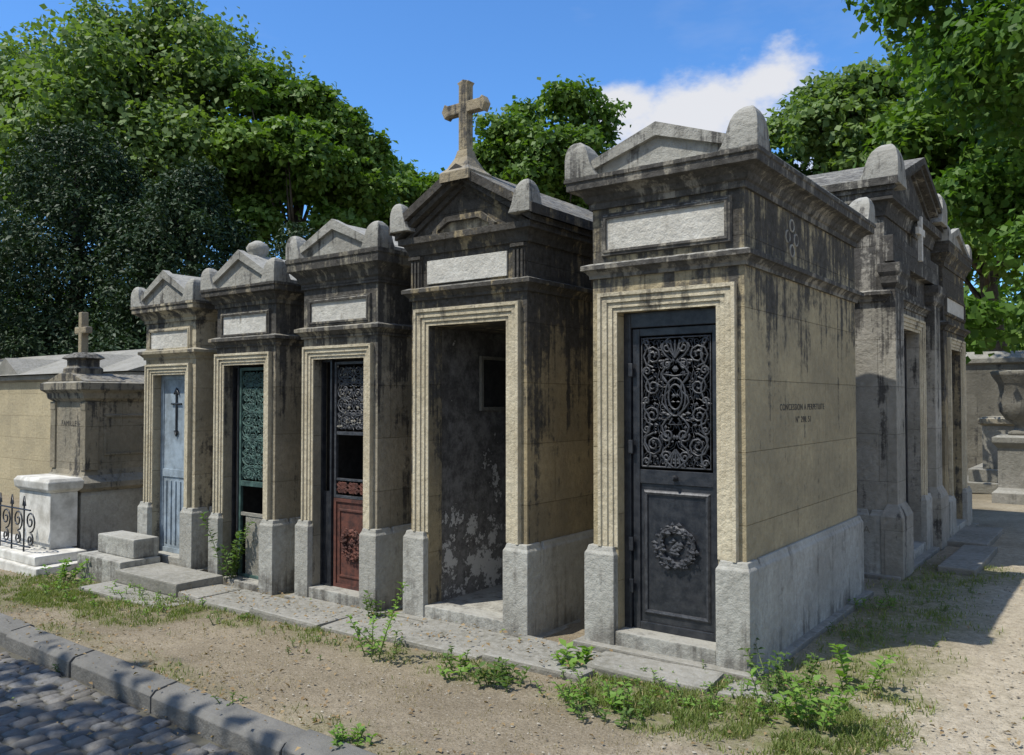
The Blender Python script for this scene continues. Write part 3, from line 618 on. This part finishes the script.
for px,py,ns,h,sp,ls,mt in [(800,722,14,.40,.22,.06,'weed'),(775,695,12,.30,.2,.05,'weed2'),(848,690,5,.42,.14,.075,'weed'),(790,700,14,.18,.3,.04,'weed'),(600,712,14,.2,.2,.05,'weed'),(572,668,7,.2,.1,.085,'weed'),
    (610,715,10,.16,.2,.045,'weed2'),(650,705,26,.1,.4,.03,'weed'),(700,700,26,.1,.4,.028,'weed'),(630,690,24,.09,.35,.028,'weed'),(585,690,24,.1,.3,.03,'weed'),(495,682,12,.2,.16,.06,'weed2'),(458,672,6,.14,.12,.06,'weed'),(376,660,4,.75,.07,.055,'weed'),(390,655,6,.25,.12,.045,'weed2'),
    (355,755,10,.12,.1,.05,'weed'),(60,578,9,.36,.16,.07,'weed'),(75,588,12,.2,.3,.05,'weed'),(110,595,14,.14,.4,.04,'weed'),(140,604,16,.14,.4,.04,'weed'),(170,610,16,.12,.4,.035,'weed'),(235,625,10,.1,.3,.035,'weed2'),(455,665,4,.2,.08,.05,'weed2'),
    (735,712,18,.12,.3,.03,'weed'),(680,690,20,.1,.35,.03,'weed2'),(880,640,18,.1,.4,.03,'weed2'),(870,610,12,.13,.2,.04,'weed'),(900,610,12,.09,.4,.03,'weed2'),(930,600,12,.09,.4,.03,'weed2'),(960,590,8,.1,.4,.03,'weed2'),(140,685,5,.08,.1,.03,'weed2'),(70,660,5,.08,.1,.03,'weed2'),(235,720,5,.07,.1,.03,'weed2'),(320,650,8,.08,.3,.03,'weed2')]:
    x,y,z=W2(px,py,-.03 if px>450 else -.1 if px>300 else -.2)
    weed('weed_plant',(x,y,g(x)-(0 if y>ky(x) else .12)),ns,h,sp,ls,mt)
weed('ivy_plant',(-6.85,4.72,-.1),7,.9,.07,.07,'weed2',.1,.04)
weed('ivy_plant',(-4.62,4.5,-.08),6,.3,.08,.05,'weed2',.2,.04)
# ---------------------------------------------------------------- trees
M['bark']=simple('tree_bark',(.12,.10,.075),.95,c2=(.06,.05,.038),scale=6,bump=1)
M['ch']=leafmat('chestnut_leaves',(.06,.12,.02),(.15,.235,.04),None,.33,.35)
M['ch2']=leafmat('maple_leaves',(.10,.155,.045),(.18,.255,.08),None,.35,.35)
M['yw']=leafmat('yew_needles',(.018,.038,.016),(.04,.072,.026),None,.1,.6)
M['nr']=leafmat('linden_leaves',(.05,.11,.018),(.115,.205,.032),None,.38,.5)
def foliage(name,cl,n,ls,mat,parent,up=.5,asp=.4,sd=.2,droop=-.35,mu=.86):
    C=np.array([c for c,_ in cl],float); Rr=np.array([q for _,q in cl],float)
    w=(Rr.prod(1))**(2/3); idx=rng.choice(len(cl),n,p=w/w.sum())
    d=unit(rng.normal(size=(n,3))); d[:,2]=np.where((d[:,2]<-.25)&(rng.random(n)<.6),-d[:,2],d[:,2])
    ph=rng.uniform(0,6.28,(len(cl),3))[idx]
    lump=.16*(np.sin(d[:,0]*6+ph[:,0])+np.sin(d[:,1]*7+ph[:,1])+np.sin(d[:,2]*6+ph[:,2]))
    rad=mu+lump+rng.normal(size=n)*sd
    P=C[idx]+d*Rr[idx]*rad[:,None]
    N=unit(d*.6+np.array([0,0,up])+rng.normal(size=(n,3))*.6)
    T=rng.normal(size=(n,3)); T[:,2]+=droop; D=unit(T-N*(T*N).sum(1,keepdims=True))
    L=ls*rng.uniform(.55,1.25,n); V,F=leaves4(P,D,N,L,L*asp,.12); return npmesh(name,V,F,mat,parent)
def tree(name,x,y,top,rad,cz,rz,nc,n,ls,mat,cr=.33,z0=0,tr=.3,extra=(),squash=.8,**kw):
    r=root(name,(x,y,z0)); cl=[]
    for i in range(nc):
        while True:
            u=Vector((random.gauss(0,1),random.gauss(0,1),random.gauss(0,1))).normalized()
            if u.z>-.6: break
        q=random.uniform(.55,.9) if i>nc*.2 else random.uniform(.1,.5)
        s=cr*random.uniform(.5,1.3)*rad
        cl.append(((u.x*rad*q,u.y*rad*q,cz+u.z*rz*q),(s*random.uniform(.8,1.3),s*random.uniform(.8,1.3),s*squash)))
    cl+=list(extra)
    pts=[(0,0,-.2),(random.uniform(-.2,.2),.1,cz*.35),(random.uniform(-.3,.3),random.uniform(-.3,.3),cz*.75),(0,0,cz+rz*.5)]
    gs=[tube(pts,[tr*1.25,tr*.9,tr*.65,tr*.15],10)]
    for c,s in cl[:26]:
        b=Vector(pts[2])*random.uniform(.7,1.05); e=Vector(c); gs.append(tube([b,b.lerp(e,.5)+Vector((0,0,-.3)),e],[tr*.3,tr*.18,tr*.05],6))
    add('trunk',join(*gs),M['bark'],r,fixn=False,smooth=True)
    foliage('leaves',cl,n,ls,M[mat],r,**kw); return r
tree('maple_tree',-31.5,17.5,17,6.6,11.2,6.3,110,80000,.25,'ch2',cr=.2,tr=.45)
tree('chestnut_tree',-24.6,19.8,14,3.3,9.6,4.8,60,46000,.25,'ch',cr=.25)
tree('chestnut_tree',-25.5,26.2,12.5,3.0,8.2,4.6,50,28000,.28,'ch',cr=.26)
tree('chestnut_tree',-18.0,26.8,13.5,3.3,9.3,4.5,60,42000,.25,'ch',cr=.25)
tree('chestnut_tree',-8.2,31.5,13.9,4.0,8.8,5.1,70,46000,.27,'ch2',cr=.24)
tree('chestnut_tree',-3.0,27,13,4.0,7.6,4.6,60,34000,.27,'ch',cr=.24)
def yew(x,y,h,rad,n):
    r=root('yew_tree',(x,y,-.3)); cl=[]
    for i in range(120):
        t_=random.random()**.8; z=.5+t_*(h-1.0); rr=rad*(1-t_**2.2)**.6*random.uniform(.6,1.05); a=random.uniform(0,6.283)
        s=rad*.17*random.uniform(.6,1.4)*(1-.4*t_); cl.append(((math.cos(a)*rr,math.sin(a)*rr,z),(s,s,s*1.5)))
    for i in range(10): cl.append(((0,0,h*(.1+.085*i)),(rad*.66*(1-(i/11)**2),)*3))
    add('trunk',tube([(0,0,0),(.1,0,h*.5),(0,0,h*.9)],[.35,.2,.05],8),M['bark'],r,fixn=False)
    foliage('leaves',cl,n,.15,M['yw'],r,up=.5,asp=.2,sd=.16,droop=-.3,mu=.88)
yew(-23.5,11.2,9.7,3.4,85000); yew(-19.5,12.2,8.4,2.5,52000); yew(-28,10.0,8.6,3.2,40000); yew(-19.5,15.5,7.2,2.6,26000); yew(-18.5,9.9,3.6,1.6,12000)
ex=[((-2.5+random.uniform(-.9,.9),-.8+random.uniform(-1,1),3.4+random.uniform(-.9,1.8)),(.6,.6,.4)) for _ in range(12)]
ex+=[((-3.9+random.uniform(-.6,.6),-1+random.uniform(-1,1),9.4+random.uniform(-1.4,1.2)),(.7,.7,.45)) for _ in range(8)]
tree('linden_tree',1.1,16.6,12,4.3,8.2,4.2,90,76000,.16,'nr',cr=.18,extra=ex,tr=.3,asp=.45)
tree('linden_tree',3.5,22,12,4.5,6.5,5.0,50,28000,.24,'nr',cr=.25)
tree('linden_tree',-6.6,-4.4,9,4.0,6.2,2.1,60,24000,.24,'nr',cr=.25,z0=-.3)
tree('linden_tree',-14.0,-4.2,9,4.4,6.4,2.1,50,18000,.26,'nr',cr=.25,z0=-.4)
cl=[]
for i in range(150):
    a=math.radians(-25+i*125/150); d=random.uniform(44,54); s=random.uniform(2.2,3.6)
    cl.append(((-math.sin(a)*d,math.cos(a)*d,random.uniform(1.5,6.0)),(s,s,s*.9)))
foliage('distant_trees',cl,50000,.55,M['ch'],None)
# ---------------------------------------------------------------- left wall building
r=root('cemetery_wall',(-30,7.4,-.35))
add('wall',box(0,16.5,0,.45,-.1,2.35),stone('wall_render',(.52,.44,.28),(.42,.36,.235),z0=9,z1=10,samt=0,streak=.35,blocks=True,off=30,lo=.45,hi=1.0),r)
add('coping',join(ring(0,0,16.5,.45,[(.0,2.3),(.08,2.34),(.08,2.42),(.0,2.44)],True)),M['slab'],r)
add('roof',extrx([(-.15,2.44),(1.6,2.98),(3.2,2.44)],-.1,16.6),M['slab'],r)
add('dormers',join(*[extr([(x,2.45),(x+1.2,2.45),(x+.6,2.8)],-.1,1.2) for x in(8.2,11.2,14.2)]),M['slab'],r)
# ---------------------------------------------------------------- right background
r=root('boundary_wall',(-4,19.5,0))
M['wall2']=stone('boundary_wall_shaded_stone',(.22,.205,.165),(.14,.13,.105),z0=9,z1=10,samt=0,streak=.5,off=31)  # shade of the back area is painted into this wall and urn colour
add('wall',box(0,16,0,.4,-.1,2.35),M['wall2'],r); add('coping',ring(0,0,16,.4,[(0,2.33),(.08,2.36),(.08,2.45),(-.1,2.6)],True),M['slab'],r,bevel=.01)
r=root('stone_urn',(-1.4,15.2,0))
add('pedestal',join(ring(-.28,-.28,.28,.28,[(.08,0),(.08,.16),(.03,.2),(0,.24),(0,.85),(.04,.9),(.07,.94),(.07,1.02),(0,1.05)],True)),M['slab'],r,bevel=.008)
add('urn',lathe([(.16,1.05),(.17,1.09),(.08,1.14),(.07,1.2),(.2,1.3),(.28,1.42),(.3,1.55),(.27,1.72),(.3,1.86),(.38,1.98),(.4,2.04),(.36,2.06),(.3,2.0)],(0,0,0),28),M['wall2'],r,smooth=True)
r=root('grave_monument',(-2.2,16.6,0))
add('steps',join(box(-.3,3.2,-.4,1.6,0,.18),box(-.1,3.0,-.2,1.5,.18,.4),box(.1,2.8,0,1.4,.4,1.15)),M['slab'],r,bevel=.015)
add('slab',ring(.1,0,2.8,1.4,[(0,1.15),(.06,1.19),(.06,1.27),(0,1.3)],True,True),M['t3'],r)
add('stele',join(box(.9,1.9,.5,.8,1.3,1.9),extr([(.85,1.9),(1.95,1.9),(1.4,2.15)],.47,.83)),M['t6'],r,bevel=.01)
r=root('path_edging_stone',(-1.75,10.2,0)); add('stone',join(rough(box(.0,.5,0,1.4,-.1,.06)),rough(box(.28,.6,-1.6,-.1,-.1,.05))),M['slab'],r,bevel=.015)
# ---------------------------------------------------------------- light
sd=Vector((-.82,-1.5,2.85)).normalized()
L=bpy.data.lights.new('sun','SUN'); L.energy=5.0; L.angle=R(.53); L.color=(1,.96,.88)
lo=bpy.data.objects.new('sun',L); sc.collection.objects.link(lo); lo.rotation_euler=sd.to_track_quat('Z','Y').to_euler(); lo.location=(-5,-5,20)
w=bpy.data.worlds.new('World'); sc.world=w; w.use_nodes=True; t=NT(w.node_tree); bg=t.n['Background']
sky=t.new('ShaderNodeTexSky',sky_type='NISHITA'); sky.sun_disc=False; sky.sun_elevation=math.asin(sd.z); sky.sun_rotation=math.atan2(sd.x,sd.y); sky.ozone_density=2.0; sky.air_density=1.0; sky.dust_density=.4
tc=t.new('ShaderNodeTexCoord'); dr=tc.outputs['Generated']
def cloud(px,py,ru,rv,tilt=0):
    k=(px-512)/830; c=Vector((-.598+.802*k,.802+.598*k,(400-py)/830)).normalized()
    e1=Vector((c.y,-c.x,0)).normalized(); e2=c.cross(e1)*-1; e2=e2 if e2.z>0 else -e2
    ca,sa=math.cos(tilt),math.sin(tilt); a=e1*ca+e2*sa; b_=e2*ca-e1*sa
    u=t.math('DIVIDE',t.vmath('DOT_PRODUCT',dr,tuple(a)),ru/830); v=t.math('DIVIDE',t.vmath('DOT_PRODUCT',dr,tuple(b_)),rv/830)
    d=t.math('SQRT',t.math('ADD',t.math('MULTIPLY',u,u),t.math('MULTIPLY',v,v)))
    fr=t.mapr(t.vmath('DOT_PRODUCT',dr,tuple(c)),0,.1)
    return t.math('MULTIPLY',t.math('SUBTRACT',1,d),fr)
f=t.math('MAXIMUM',cloud(700,105,125,40,.1),cloud(765,80,66,34,.25))
f=t.math('MAXIMUM',f,cloud(630,104,66,24,0))
f=t.math('MAXIMUM',f,cloud(960,150,160,30,0))
nz=t.noise(t.vscale(dr,(1,1,1.6)),13,7,.6)
f=t.math('ADD',f,t.math('MULTIPLY',t.math('SUBTRACT',nz,.52),1.8))
f=t.mapr(f,-.1,.6,0,.93,True)
thin=t.mapr(t.noise(t.vscale(dr,(1,1,3)),4,6,.6),.55,.8,0,.12)
# unseen clouds added behind the viewer as neutral fill light
back=t.mapr(t.vmath('DOT_PRODUCT',dr,(.598,-.802,0)),-.05,.25)
fill_cloud=t.math('MULTIPLY',t.mapr(t.noise(dr,3.2,5,.6),.46,.56,0,.9,True),back)
f=t.math('MAXIMUM',f,fill_cloud)
skc=t.mix(1,sky.outputs[0],(.66,1.10,1.55),'MULTIPLY')
t.put(bg.inputs['Color'],t.mix(t.math('MAXIMUM',f,thin),skc,(5.9,5.9,6.0))); bg.inputs['Strength'].default_value=.14
